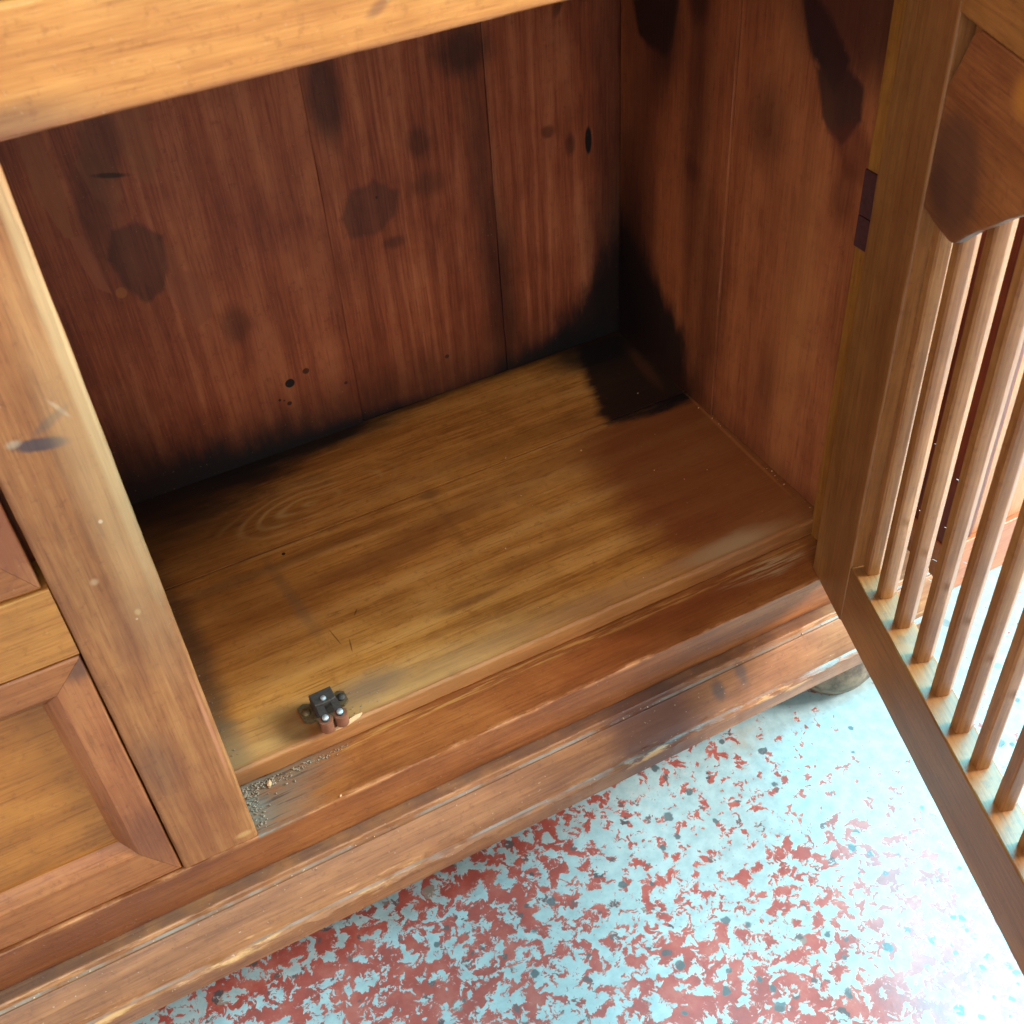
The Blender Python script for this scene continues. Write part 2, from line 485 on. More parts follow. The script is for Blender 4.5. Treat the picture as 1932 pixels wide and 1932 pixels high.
BACK_ST = [
    # lighter, scuffed strips on the left board
    ('poly', [(0.026, 0.45), (0.020, 0.33), (0.030, 0.29), (0.041, 0.285), (0.046, 0.30), (0.042, 0.33), (0.047, 0.37), (0.046, 0.45)], 0.0010, 0.010, 0.62, lin(164, 102, 66)),
    ('poly', [(0.034, 0.288), (0.044, 0.288), (0.048, 0.262), (0.051, 0.232), (0.040, 0.240), (0.036, 0.262)], 0.0010, 0.006, 0.65, lin(166, 98, 68)),
    ('poly', [(0.055, 0.345), (0.062, 0.315), (0.074, 0.302), (0.083, 0.310), (0.082, 0.335), (0.066, 0.352)], 0.0012, 0.008, 0.60, lin(158, 98, 62)),
    ('poly', [(0.092, 0.45), (0.090, 0.37), (0.098, 0.322), (0.108, 0.315), (0.118, 0.34), (0.122, 0.45)], 0.002, 0.012, 0.50, lin(154, 96, 60)),
    ('poly', [(0.092, 0.225), (0.100, 0.236), (0.118, 0.232), (0.128, 0.205), (0.124, 0.185), (0.110, 0.178), (0.098, 0.200)], 0.0014, 0.012, 0.50, lin(150, 88, 62)),
    (0.058, 0.231, 0.0045, 0.0050, 0.2, 0.5, 0.7, lin(176, 108, 60)),
    (0.105, 0.246, 0.0050, 0.014, 0.3, 0.6, 0.45, lin(150, 92, 62)),
    # dark marks
    ('poly', [(0.058, 0.262), (0.066, 0.285), (0.085, 0.288), (0.103, 0.268), (0.100, 0.240), (0.092, 0.222), (0.075, 0.215), (0.062, 0.235)], 0.0025, 0.012, 0.62, lin(70, 42, 34)),
    (0.078, 0.353, 0.014, 0.030, 0.45, 1.1, 0.55, lin(58, 32, 24)),
    (0.078, 0.329, 0.012, 0.0022, 0.4, 1.2, 0.8, lin(36, 20, 16), -0.25),
    (0.060, 0.300, 0.016, 0.05, 0.6, 1.1, 0.45, lin(62, 36, 24)),
    (0.142, 0.170, 0.012, 0.018, 0.5, 0.8, 0.50, lin(64, 32, 20)),
    (0.258, 0.346, 0.014, 0.040, 0.5, 0.8, 0.75, lin(40, 20, 18)),
    ('poly', [(0.254, 0.236), (0.268, 0.260), (0.290, 0.262), (0.312, 0.246), (0.306, 0.225), (0.284, 0.212), (0.262, 0.215)], 0.003, 0.012, 0.55, lin(70, 40, 33)),
    (0.383, 0.353, 0.026, 0.020, 0.6, 1.5, 0.75, lin(40, 26, 22)),
    (0.335, 0.285, 0.011, 0.013, 0.5, 0.9, 0.55, lin(52, 26, 20)),
    (0.340, 0.245, 0.018, 0.012, 0.6, 0.9, 0.45, lin(56, 28, 22)),
    (0.300, 0.200, 0.010, 0.006, 0.5, 1.2, 0.5, lin(48, 24, 18)),
    (0.392, 0.200, 0.013, 0.17, 0.8, 0.7, 0.60, lin(48, 22, 20)),
    (0.408, 0.100, 0.014, 0.09, 0.8, 0.8, 0.70, lin(36, 16, 14)),
    (0.5043, 0.2425, 0.0036, 0.0135, 0.2, 0.3, 1.0, BLACK),
    (0.485, 0.243, 0.005, 0.010, 0.5, 0.6, 0.6, lin(52, 24, 18)),
    (0.462, 0.262, 0.007, 0.006, 0.4, 0.8, 0.6, lin(54, 24, 18)),
    (0.477, 0.372, 0.004, 0.012, 0.5, 0.8, 0.6, lin(40, 20, 16), -0.4),
    (0.545, 0.250, 0.030, 0.30, 0.8, 0.5, 0.55, lin(40, 18, 18)),
    (0.1770, 0.0922, 0.0046, 0.0046, 0.10, 0.25, 1.0, BLACK),
    (0.1943, 0.0996, 0.0033, 0.0031, 0.15, 0.2, 0.8, lin(44, 18, 12)),
    (0.1723, 0.0705, 0.0024, 0.0023, 0.15, 0.2, 0.9, BLACK),
    (0.1640, 0.0775, 0.0014, 0.0014, 0.15, 0.2, 0.9, BLACK),
    (0.1680, 0.0755, 0.0010, 0.0010, 0.15, 0.2, 0.8, BLACK),
    (0.230, 0.072, 0.0018, 0.0018, 0.2, 0.2, 0.8, BLACK),
    (0.338, 0.060, 0.0024, 0.0024, 0.2, 0.2, 0.8, BLACK),
    (0.290, 0.247, 0.0010, 0.0014, 0.2, 0.2, 0.8, BLACK),
    # damp and mould rising from the shelf
    (0.27, 0.012, 0.36, 0.060, 0.7, 0.6, 0.75, DKRED),
    (0.08, 0.010, 0.150, 0.044, 0.5, 1.1, 0.95, BLACK),
    (0.20, 0.014, 0.13, 0.016, 0.5, 0.8, 0.95, BLACK),
    (0.02, 0.05, 0.04, 0.07, 0.8, 0.8, 0.7, lin(30, 14, 11)),
    ('poly', [(0.60, 0.18), (0.538, 0.140), (0.497, 0.088), (0.469, 0.056), (0.430, 0.010), (0.60, 0.0)], 0.018, 0.060, 0.94, BLACK),
    (0.545, 0.11, 0.035, 0.10, 0.8, 0.8, 0.85, lin(24, 12, 12)),
    (0.46, 0.010, 0.10, 0.028, 0.5, 0.8, 0.95, BLACK),
]
m_back = wood("wood_back_plank", 'z', BACKC, rings=17, ringscale=7.0, ringmix=0.10, blotch=0.42, rough=0.55, spec=0.35, plane='xz', stains=BACK_ST, specks=0.15, fine=0.30, ralong=0.045, rpow=5.0, rline=0.60, contrast=0.8)

SIDE_ST = [
    ('poly', [(0.366, 0.44), (0.3626, 0.3693), (0.3552, 0.3448), (0.3389, 0.3380), (0.3082, 0.3389), (0.2989, 0.357), (0.2900, 0.44)], 0.004, 0.010, 0.97, BLACK),
    (0.312, 0.352, 0.020, 0.050, 0.8, 0.6, 0.80, lin(34, 20, 20), 0.1),
    (0.268, 0.405, 0.016, 0.030, 0.5, 0.6, 0.75, lin(34, 22, 22)),
    (0.262, 0.310, 0.020, 0.16, 0.8, 0.6, 0.60, lin(52, 24, 22)),
    (0.350, 0.250, 0.030, 0.30, 0.8, 0.6, 0.55, lin(46, 20, 20)),
    (0.265, 0.255, 0.010, 0.010, 0.6, 1.0, 0.5, lin(60, 26, 22)),
    (0.230, 0.130, 0.020, 0.10, 0.8, 0.7, 0.50, lin(54, 26, 22)),
    (0.170, 0.330, 0.022, 0.035, 0.8, 0.8, 0.55, lin(56, 26, 24)),
    # black, sharp-edged patch near the front post, fading upwards
    ('poly', [(0.180, 0.4260), (0.1525, 0.4086), (0.1252, 0.3860), (0.1158, 0.367), (0.1056, 0.3700), (0.0896, 0.3987), (0.0867, 0.4103), (0.12, 0.4300), (0.17, 0.47)], 0.004, 0.012, 0.96, lin(26, 25, 26)),
    ('poly', [(0.1252, 0.3891), (0.0896, 0.3987), (0.0726, 0.3902), (0.0695, 0.3683), (0.0862, 0.3439), (0.0989, 0.3489), (0.1108, 0.356)], 0.003, 0.010, 0.90, lin(52, 34, 32)),
    ('poly', [(0.100, 0.350), (0.068, 0.368), (0.056, 0.350), (0.062, 0.325), (0.080, 0.322)], 0.006, 0.012, 0.6, lin(96, 46, 34)),
    (0.078, 0.312, 0.012, 0.026, 0.5, 0.8, 0.55, lin(84, 38, 26)),
    (0.085, 0.440, 0.075, 0.050, 0.6, 0.7, 0.82, lin(52, 26, 26)),
    # mould in the low back corner
    ('poly', [(0.42, 0.18), (0.36, 0.150), (0.300, 0.112), (0.258, 0.076), (0.246, 0.0), (0.42, 0.0)], 0.016, 0.050, 0.95, BLACK),
    (0.385, 0.110, 0.055, 0.110, 0.8, 0.8, 0.85, lin(20, 12, 13)),
    (0.250, 0.030, 0.020, 0.040, 0.8, 0.8, 0.6, lin(40, 18, 15)),
    (0.15, 0.020, 0.14, 0.016, 0.9, 0.9, 0.4, lin(74, 38, 26)),
    (0.140, 0.100, 0.012, 0.040, 0.8, 0.9, 0.45, lin(64, 28, 22)),
    (0.115, 0.200, 0.020, 0.12, 0.9, 0.7, 0.35, lin(170, 110, 62)),
]
m_side = wood("wood_side_plank", 'z', SIDEC, rings=7, ringscale=6.0, blotch=0.30, rough=0.44, spec=0.4, plane='yz', stains=SIDE_ST, specks=0.08)
m_inner = wood("wood_inner_panel", 'z', BACKC, rough=0.5)
m_post = wood("wood_post", 'z', (lin(110, 62, 26), lin(156, 102, 48), lin(180, 128, 66)), rough=0.42)
m_door = wood("wood_door", 'z', DOORC, rings=6, ringscale=9.0, rough=0.42, blotch=0.35, specks=0.08, plane='xz', stains=[
    (0.036, 0.2, 0.016, 0.7, 0.5, 0.4, 0.35, lin(104, 56, 32)),
])
def socket_extra(T, P, c, r):
    x, y, z = T.sep(P)
    n_ = T.noise(P, 120.0, 4.0, 0.65)
    top = T.mul(T.step(z, 0.0625, 0.0638), T.step(T.math('ABSOLUTE', T.sub(y, 0.017)), 0.013, 0.009))
    c = T.mix(T.mul(T.mul(top, T.step(n_, 0.50, 0.64)), 0.45), c, lin(96, 74, 52))
    return c, r


m_doorrail = wood("wood_door_rail", 'x', DOORC, rings=6, ringscale=9.0, rough=0.40, blotch=0.35, specks=0.15, plane='xz', stains=[
    (0.07, 0.035, 0.03, 0.018, 0.8, 0.9, 0.35, lin(92, 50, 30), 0.5),
    (0.20, 0.055, 0.03, 0.015, 0.8, 0.9, 0.25, lin(100, 60, 36)),
], extra=socket_extra)
m_slat = wood("wood_slat", 'z', (lin(104, 60, 32), lin(148, 96, 56), lin(180, 130, 84)), rings=5, ringscale=11, rough=0.44, spec=0.45, blotch=0.3, specks=0.12)
m_fret = wood("wood_fret_panel", 'x', (lin(90, 46, 28), lin(140, 84, 50), lin(168, 110, 68)), rings=8, ringscale=9, rough=0.46, blotch=0.4, plane='xz', stains=[
    (0.080, 0.405, 0.030, 0.034, 0.30, 0.7, 0.75, lin(80, 50, 38), 0.3),
    (0.066, 0.385, 0.014, 0.020, 0.6, 0.8, 0.5, lin(70, 44, 30)),
    (0.130, 0.47, 0.010, 0.010, 0.6, 0.6, 0.5, lin(196, 130, 50)),
])
m_drawer = wood("wood_drawer_frame", 'x', (lin(100, 52, 30), lin(156, 96, 56), lin(184, 126, 78)), rings=7, ringscale=8, rough=0.38, blotch=0.4, specks=0.3)
m_drawer_v = wood("wood_drawer_frame_upright", 'z', (lin(100, 52, 32), lin(154, 94, 60), lin(182, 124, 82)), rings=7, ringscale=8, rough=0.38, blotch=0.4, specks=0.2, plane='xz', stains=[
    (-0.062, 0.05, 0.012, 0.035, 0.8, 1.0, 0.55, lin(100, 56, 38)),
    (-0.060, 0.225, 0.010, 0.010, 0.6, 1.0, 0.7, lin(72, 50, 46)),
    (-0.070, 0.335, 0.018, 0.035, 0.5, 1.0, 0.55, lin(110, 52, 36)),
])
m_panel = wood("wood_drawer_panel", 'x', (lin(110, 62, 26), lin(164, 106, 48), lin(188, 130, 66)), rings=10, ringscale=6, rough=0.36, blotch=0.35)
m_drail = wood("wood_drawer_rail", 'x', (lin(126, 72, 32), lin(186, 126, 64), lin(214, 158, 92)), rings=6, ringscale=8, rough=0.40, blotch=0.3, specks=0.1)
m_red = wood("wood_red_side", 'z', (lin(64, 24, 18), lin(104, 46, 32), lin(130, 64, 44)), rough=0.40)
m_redfront_lit = wood("wood_red_front_lit", 'z', (lin(140, 84, 54), lin(184, 124, 86), lin(206, 150, 110)), rough=0.36)  # lighter copy: daylight on the front face put into the colour
m_redplinth_lit = wood("wood_red_plinth_lit", 'x', (lin(120, 62, 36), lin(168, 96, 60), lin(190, 122, 82)), rough=0.34)  # lit look of the plinth put into the colour


def simple(name, col, rough, metal=0.0, nscale=120.0, namt=0.35, dirt=None, spec=0.5):
    T = NT(name)
    tc = T.n("ShaderNodeTexCoord")
    N = T.noise(tc.outputs["Object"], nscale, 5.0, 0.65)
    c = T.mix(T.mul(T.step(N, 0.35, 0.7), namt), col, dirt if dirt else (col[0] * 0.3, col[1] * 0.3, col[2] * 0.3, 1))
    T.link(c, T.b.inputs["Base Color"])
    T.put(T.b.inputs["Roughness"], T.add(rough, T.mul(N, 0.2)))
    T.b.inputs["Metallic"].default_value = metal
    T.b.inputs["Specular IOR Level"].default_value = spec
    T.bump(N, 0.3, 0.0006)
    return T.m


m_steel = simple("dark_steel", lin(84, 82, 80), 0.5, 0.55, 600, 0.75, lin(70, 60, 48))
m_steel2 = simple("dull_brass_plate", lin(128, 112, 78), 0.45, 0.6, 400, 0.6, lin(80, 72, 56))
m_rivet = simple("bright_rivet", lin(205, 222, 226), 0.35, 0.7, 300, 0.2, lin(150, 160, 160))
m_roller = simple("brown_roller", lin(140, 92, 68), 0.40, 0.1, 300, 0.4, lin(104, 66, 46))
m_hinge = simple("dark_hinge_metal", lin(78, 42, 42), 0.5, 0.1, 200, 0.5, lin(54, 30, 32))
m_foot = simple("grimy_foot", lin(132, 116, 94), 0.6, 0.0, 70, 0.85, lin(58, 52, 46))
m_dirt = simple("grey_dirt", lin(158, 146, 126), 0.9, 0.0, 300, 0.7, lin(104, 84, 64))
m_chip = simple("pale_chip", lin(220, 176, 130), 0.7, 0.0, 200, 0.3, lin(180, 120, 70))
m_web = simple("cobweb_silk", lin(225, 232, 236), 0.6, 0.0, 200, 0.1)


def floor_mat():
    T = NT("flaked_painted_floor")
    tc = T.n("ShaderNodeTexCoord")
    P = tc.outputs["Object"]
    x, y, z = T.sep(P)
    wob = T.noise(P, 55.0, 3.0, 0.6, 0.0, color=True)
    wv = T.n("ShaderNodeVectorMath", operation='MULTIPLY_ADD')
    T.put(wv.inputs[0], wob)
    wv.inputs[1].default_value = (0.016, 0.016, 0)
    T.put(wv.inputs[2], P)
    Q = wv.outputs[0]
    wv2 = T.n("ShaderNodeVectorMath", operation='MULTIPLY_ADD')
    T.put(wv2.inputs[0], T.noise(P, 140.0, 2.0, 0.6, 0.0, color=True))
    wv2.inputs[1].default_value = (0.006, 0.006, 0)
    T.put(wv2.inputs[2], P)
    Q2 = wv2.outputs[0]
    # paint that is left: several sizes of ragged islands
    n1 = T.noise(Q, 78.0, 6.0, 0.67)
    n2 = T.noise(Q, 240.0, 4.0, 0.6)
    nl = T.noise(P, 5.5, 3.0, 0.55)
    worn = T.step(T.add(T.mul(x, 1.0), T.mul(y, 0.55)), -0.05, 0.36)      # less walked on towards the right
    thr = T.add(T.mul(worn, 0.118), T.mul(T.sub(nl, 0.5), 0.34))
    pv = T.add(T.add(T.mul(n1, 0.80), T.mul(n2, 0.20)), thr)
    paint = T.step(pv, 0.492, 0.500)
    film = T.step(pv, 0.462, 0.494)
    # stone chips showing in the red screed
    vo = T.n("ShaderNodeTexVoronoi", feature='F1')
    T.put(vo.inputs["Vector"], Q2)
    vo.inputs["Scale"].default_value = 62.0
    vo.inputs["Randomness"].default_value = 1.0
    cr = T.sep(vo.outputs["Color"])
    rad = T.add(0.08, T.mul(cr[1], 0.30))
    spot = T.step(T.sub(vo.outputs["Distance"], rad), 0.04, -0.03)
    spot = T.mul(spot, T.step(cr[0], 0.52, 0.50))
    vo2 = T.n("ShaderNodeTexVoronoi", feature='F1')
    T.put(vo2.inputs["Vector"], Q2)
    vo2.inputs["Scale"].default_value = 105.0
    cr2 = T.sep(vo2.outputs["Color"])
    spot2 = T.mul(T.step(T.sub(vo2.outputs["Distance"], T.mul(cr2[1], 0.42)), 0.05, -0.04), T.step(cr2[0], 0.42, 0.40))
    nr = T.noise(P, 34.0, 5.0, 0.65)
    red = T.ramp(nr, [(0.25, lin(118, 58, 52)), (0.5, lin(148, 70, 60)), (0.75, lin(164, 98, 86))])
    grey = T.ramp(cr[2], [(0.0, lin(58, 64, 68)), (0.5, lin(92, 96, 94)), (1.0, lin(130, 124, 112))])
    base = T.mix(T.mul(spot, 0.92), red, grey)
    base = T.mix(T.mul(spot2, 0.85), base, lin(76, 78, 80))
    npn = T.noise(P, 90.0, 4.0, 0.6)
    pcol = T.ramp(npn, [(0.3, lin(130, 156, 160)), (0.6, lin(150, 175, 178)), (0.8, lin(158, 180, 180))])
    nd = T.noise(P, 12.0, 5.0, 0.7)
    pcol = T.mix(T.mul(T.step(nd, 0.58, 0.74), 0.6), pcol, lin(150, 146, 132))
    c = T.mix(T.mul(film, 0.35), base, lin(176, 140, 130))
    c = T.mix(paint, c, pcol)
    # chips that poke through the paint too
    thru = T.mul(T.mul(spot, T.step(cr[1], 0.80, 0.70)), T.step(cr[2], 0.45, 0.55))
    c = T.mix(T.mul(thru, 0.9), c, lin(70, 80, 84))
    pin = T.noise(P, 330.0, 2.0, 0.5)
    c = T.mix(T.mul(T.step(pin, 0.69, 0.73), 0.55), c, lin(96, 92, 86))
    T.link(c, T.b.inputs["Base Color"])
    ro = T.add(T.mul(paint, -0.05), 0.44)
    ro = T.add(ro, T.mul(T.sub(nd, 0.5), 0.25))
    T.put(T.b.inputs["Roughness"], ro)
    T.b.inputs["Specular IOR Level"].default_value = 0.8
    h = T.add(T.mul(paint, 1.0), T.mul(n2, 0.35))
    h = T.add(h, T.mul(nr, 0.5))
    T.bump(h, 0.35, 0.0012)
    return T.m


m_floor = floor_mat()

# ------------------------------------------------------------------ mesh helpers


def finish(name, bm, mat, parent=None, angle=35.0, smooth=True):
    bmesh.ops.recalc_face_normals(bm, faces=bm.faces[:])
    me = bpy.data.meshes.new(name)
    bm.to_mesh(me)
    bm.free()
    me.materials.append(mat)
    if smooth:
        me.shade_smooth()
        me.set_sharp_from_angle(angle=math.radians(angle))
    o = bpy.data.objects.new(name, me)
    COL.objects.link(o)
    if smooth:
        wn = o.modifiers.new("weighted_normals", 'WEIGHTED_NORMAL')
        wn.keep_sharp = True
        wn.weight = 80
    if parent is not None:
        o.parent = parent
    return o


def empty(name, parent=None, loc=(0, 0, 0)):
    o = bpy.data.objects.new(name, None)
    o.empty_display_size = 0.05
    COL.objects.link(o)
    o.location = loc
    if parent is not None:
        o.parent = parent
    return o


def tag(o, label, cat=None, group=None, kind=None):
    o["label"] = label
    if cat:
        o["category"] = cat
    if group:
        o["group"] = group
    if kind:
        o["kind"] = kind


def rrect(a0, a1, b0, b1, r, k=3):
    pts = []
    for cx, cy, t0 in ((a1 - r, b1 - r, 0), (a0 + r, b1 - r, 90), (a0 + r, b0 + r, 180), (a1 - r, b0 + r, 270)):
        for i in range(k + 1):
            t = math.radians(t0 + 90.0 * i / k)
            pts.append((cx + r * math.cos(t), cy + r * math.sin(t)))
    return pts


def extrude(bm, prof, axis, t0, t1, seg=1, jit=0.0, freq=40.0, seed=0.0, jf=None):
    """sweep a closed 2D profile along an axis; jit makes worn, uneven arrises"""
    rings = []
    for k in range(seg + 1):
        t = t0 + (t1 - t0) * k / seg
        ring = []
        for i, (a, b) in enumerate(prof):
            j = jit if jf is None else jf(i, a, b, t)
            if j:
                n = mnoise.noise(Vector((t * freq, i * 7.3 + seed, seed * 1.7)))
                n2 = mnoise.noise(Vector((t * freq * 3.1, i * 5.1 + seed + 40, seed)))
                da, db = j * (n + 0.5 * n2), j * (mnoise.noise(Vector((t * freq, i * 3.9 + 90, seed))) + 0.4 * n2)
            else:
                da = db = 0.0
            if axis == 'x':
                co = (t, a + da, b + db)
            elif axis == 'y':
                co = (a + da, t, b + db)
            else:
                co = (a + da, b + db, t)
            ring.append(bm.verts.new(co))
        rings.append(ring)
    n = len(prof)
    for k in range(seg):
        for i in range(n):
            bm.faces.new((rings[k][i], rings[k][(i + 1) % n], rings[k + 1][(i + 1) % n], rings[k + 1][i]))
    bm.faces.new(rings[0][::-1])
    bm.faces.new(rings[-1])
    return rings


def board(name, mat, parent, x, y, z, axis, r=0.0015, seg=None, jit=0.0, freq=40.0, seed=0.0, k=3):
    bm = bmesh.new()
    lim = {'x': x, 'y': y, 'z': z}
    oth = [c for c in 'xyz' if c != axis]
    a, b = lim[oth[0]], lim[oth[1]]
    t = lim[axis]
    if seg is None:
        seg = max(1, int((t[1] - t[0]) / 0.006)) if jit else 1
    extrude(bm, rrect(a[0], a[1], b[0], b[1], r, k), axis, t[0], t[1], seg, jit, freq, seed)
    return finish(name, bm, mat, parent)


def lathe(bm, prof, seg=24, center=(0, 0, 0)):
    rings = []
    for r, z in prof:
        rings.append([bm.verts.new((center[0] + r * math.cos(2 * math.pi * i / seg), center[1] + r * math.sin(2 * math.pi * i / seg), center[2] + z)) for i in range(seg)])
    for k in range(len(rings) - 1):
        for i in range(seg):
            bm.faces.new((rings[k][i], rings[k][(i + 1) % seg], rings[k + 1][(i + 1) % seg], rings[k + 1][i]))
    bm.faces.new(rings[0][::-1])
    bm.faces.new(rings[-1])


# ------------------------------------------------------------------ the floor
ZF = -0.145          # painted floor
bm = bmesh.new()
bmesh.ops.create_grid(bm, x_segments=8, y_segments=8, size=4.0)
fl = finish("floor", bm, m_floor, smooth=False)
fl.location = (0.3, 0, ZF)
fl["kind"] = "structure"
fl["label"] = "red screed floor with flaking pale blue paint and grey stone chips"

# ------------------------------------------------------------------ the cabinet
W, D, H = 0.538, 0.388, 0.5233
ZS, Y1, HR = 0.0192, 0.0456, 0.0393
XL, XR = -0.42, 0.590
cab = empty("cabinet", loc=(0, 0, 0))
tag(cab, "old honey brown wooden cabinet with its slatted door open and black stains inside", "cabinet")

# base moulding: fillet, groove, wide sloping face, groove, chipped lip
prof = [(0.020, -HR - 0.0004), (-0.0102, -HR - 0.0004), (-0.0114, -HR - 0.0012), (-0.0118, -HR - 0.0032), (-0.0124, -HR - 0.0044), (-0.0146, -HR - 0.0050),
        (-0.0160, -HR - 0.0046), (-0.0176, -HR - 0.0056), (-0.0240, -HR - 0.0128), (-0.0300, -HR - 0.0206), (-0.0330, -HR - 0.0254), (-0.0338, -HR - 0.0284),
        (-0.0346, -HR - 0.0302), (-0.0370, -HR - 0.0308), (-0.0390, -HR - 0.0318), (-0.0398, -HR - 0.0340), (-0.0398, -HR - 0.0475), (-0.0388, -HR - 0.0490), (0.020, -HR - 0.0490)]


def mould_j(i, a, b, t):
    if i in (13, 14, 15):
        return 0.0011
    if i in (10, 11):
        return 0.0007
    if i in (2, 3):
        return 0.0005
    if i in (0, 18, 1, 16, 17):
        return 0.0
    return 0.00012


bm = bmesh.new()
extrude(bm, prof, 'x', XL, XR + 0.03, 300, 0.0, 70.0, 3.0, mould_j)
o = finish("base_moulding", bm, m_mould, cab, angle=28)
o["label"] = "worn base moulding with chipped pale lip"

# bottom rail with its rebate
bm = bmesh.new()
rp = rrect(-0.0010, Y1 + 0.012, -HR, 0.0, 0.0014, 3)
extrude(bm, rp, 'x', XL, XR, 170, 0.0, 60.0, 9.0, lambda i, a, b, t: 0.00045 if (a < 0.004) else 0.00004)
finish("bottom_rail", bm, m_rail, cab)

# shelf of two boards, the front arris rounded and worn
for i, (ya, yb) in enumerate(((Y1, 0.2592), (0.2595, D - 0.001))):
    bm = bmesh.new()
    sp = rrect(ya, yb, 0.0006, ZS - 0.0001 * i, 0.0028 if i == 0 else 0.0002, 4)
    extrude(bm, sp, 'x', -0.012, W + 0.006, 130, 0.0, 50.0, 21.0 + i, lambda i, a, b, t: 0.0005 if a < Y1 + 0.006 else 0.0)
    finish("shelf_board", bm, m_shelf, cab)

# upright between the drawers and the cupboard
board("divider_stile", m_stile, cab, (-0.0548, 0.0), (0.0, 0.030), (0.0006, H - 0.0006), 'z', r=0.0026, jit=0.00035, freq=35, seed=5, k=4)
board("top_rail", m_toprail, cab, (XL, XR), (-0.0008, 0.028), (H, H + 0.0515), 'x', r=0.0022, jit=0.0004, freq=45, seed=8, k=4)
board("top_board", m_toprail, cab, (XL - 0.01, XR + 0.01), (0.002, D + 0.02), (H + 0.0525, H + 0.0725), 'x', r=0.003)
board("front_post", m_post, cab, (0.528, 0.588), (0.0, 0.048), (0.0006, H - 0.0006), 'z', r=0.0015, jit=0.0003, freq=30, seed=2)
board("divider_panel", m_inner, cab, (-0.024, -0.0125), (0.0305, D), (0.0, H + 0.05), 'z', r=0.0008)
board("side_panel", m_inner, cab, (0.560, 0.587), (0.050, D + 0.02), (-HR - 0.045, H + 0.052), 'z', r=0.0015)
board("outer_side_panel", m_inner, cab, (XL + 0.004, XL + 0.022), (0.03, D + 0.02), (-HR - 0.045, H + 0.052), 'z', r=0.0015)
board("underside_panel", m_inner, cab, (XL + 0.03, 0.555), (0.06, D), (-HR - 0.02, -HR - 0.008), 'x', r=0.0008)

# back planks: uneven faces and open joints
edges = [(-0.012, 0.2405, 0.3850), (0.2412, 0.4030, 0.3885), (0.4036, 0.560, 0.3880)]
for i, (a, b, yf) in enumerate(edges):
    bm = bmesh.new()
    pr = rrect(a, b, yf, yf + 0.010, 0.0009, 2)
    extrude(bm, pr, 'z', 0.0, H + 0.05, 60, 0.0, 12.0, 31.0 + i * 5, lambda q, A, B, t: 0.0004)
    finish("back_plank", bm, m_back, cab)
board("drawer_back_panel", m_inner, cab, (XL + 0.024, -0.026), (0.388, 0.397), (0.0, H + 0.05), 'z', r=0.0008)
# side planks
for i, (a, b, xf) in enumerate([(0.0495, 0.2135, 0.5382), (0.2143, 0.3835, 0.5364)]):
    bm = bmesh.new()
    pr = rrect(xf, xf + 0.012, a, b, 0.0010, 2)
    extrude(bm, pr, 'z', ZS + 0.0006, H + 0.05, 60, 0.0, 12.0, 61.0 + i * 5, lambda q, A, B, t: 0.0003)
    finish("side_plank", bm, m_side, cab)

# foot under the right end
bm = bmesh.new()
FT = -HR - 0.0492 - ZF
lathe(bm, [(0.020, 0.0), (0.031, 0.0008), (0.032, 0.003), (0.030, 0.0042), (0.037, 0.010), (0.042, 0.022), (0.043, 0.032), (0.040, 0.043), (0.034, FT - 0.0005)], 36, (0.534, 0.004, ZF))
o = finish("bun_foot", bm, m_foot, cab)
bm = bmesh.new()
lathe(bm, [(0.020, 0.0), (0.031, 0.0008), (0.032, 0.003), (0.030, 0.0042), (0.037, 0.010), (0.042, 0.022), (0.043, 0.032), (0.040, 0.043), (0.034, FT - 0.0005)], 36, (0.543, D - 0.03, ZF))
finish("bun_foot", bm, m_foot, cab)

# ------------------------------------------------------------------ drawers on the left
board("light_stop_panel", m_inner, cab, (XL + 0.03, -0.0552), (0.031, 0.036), (0.0, H), 'z', r=0.0008)  # unseen board added to stop light leaking through the drawer gaps
board("drawer_rail", m_drail, cab, (XL + 0.03, -0.0552), (0.0006, 0.028), (0.2330, 0.2860), 'x', r=0.0010, jit=0.0002, seed=11)


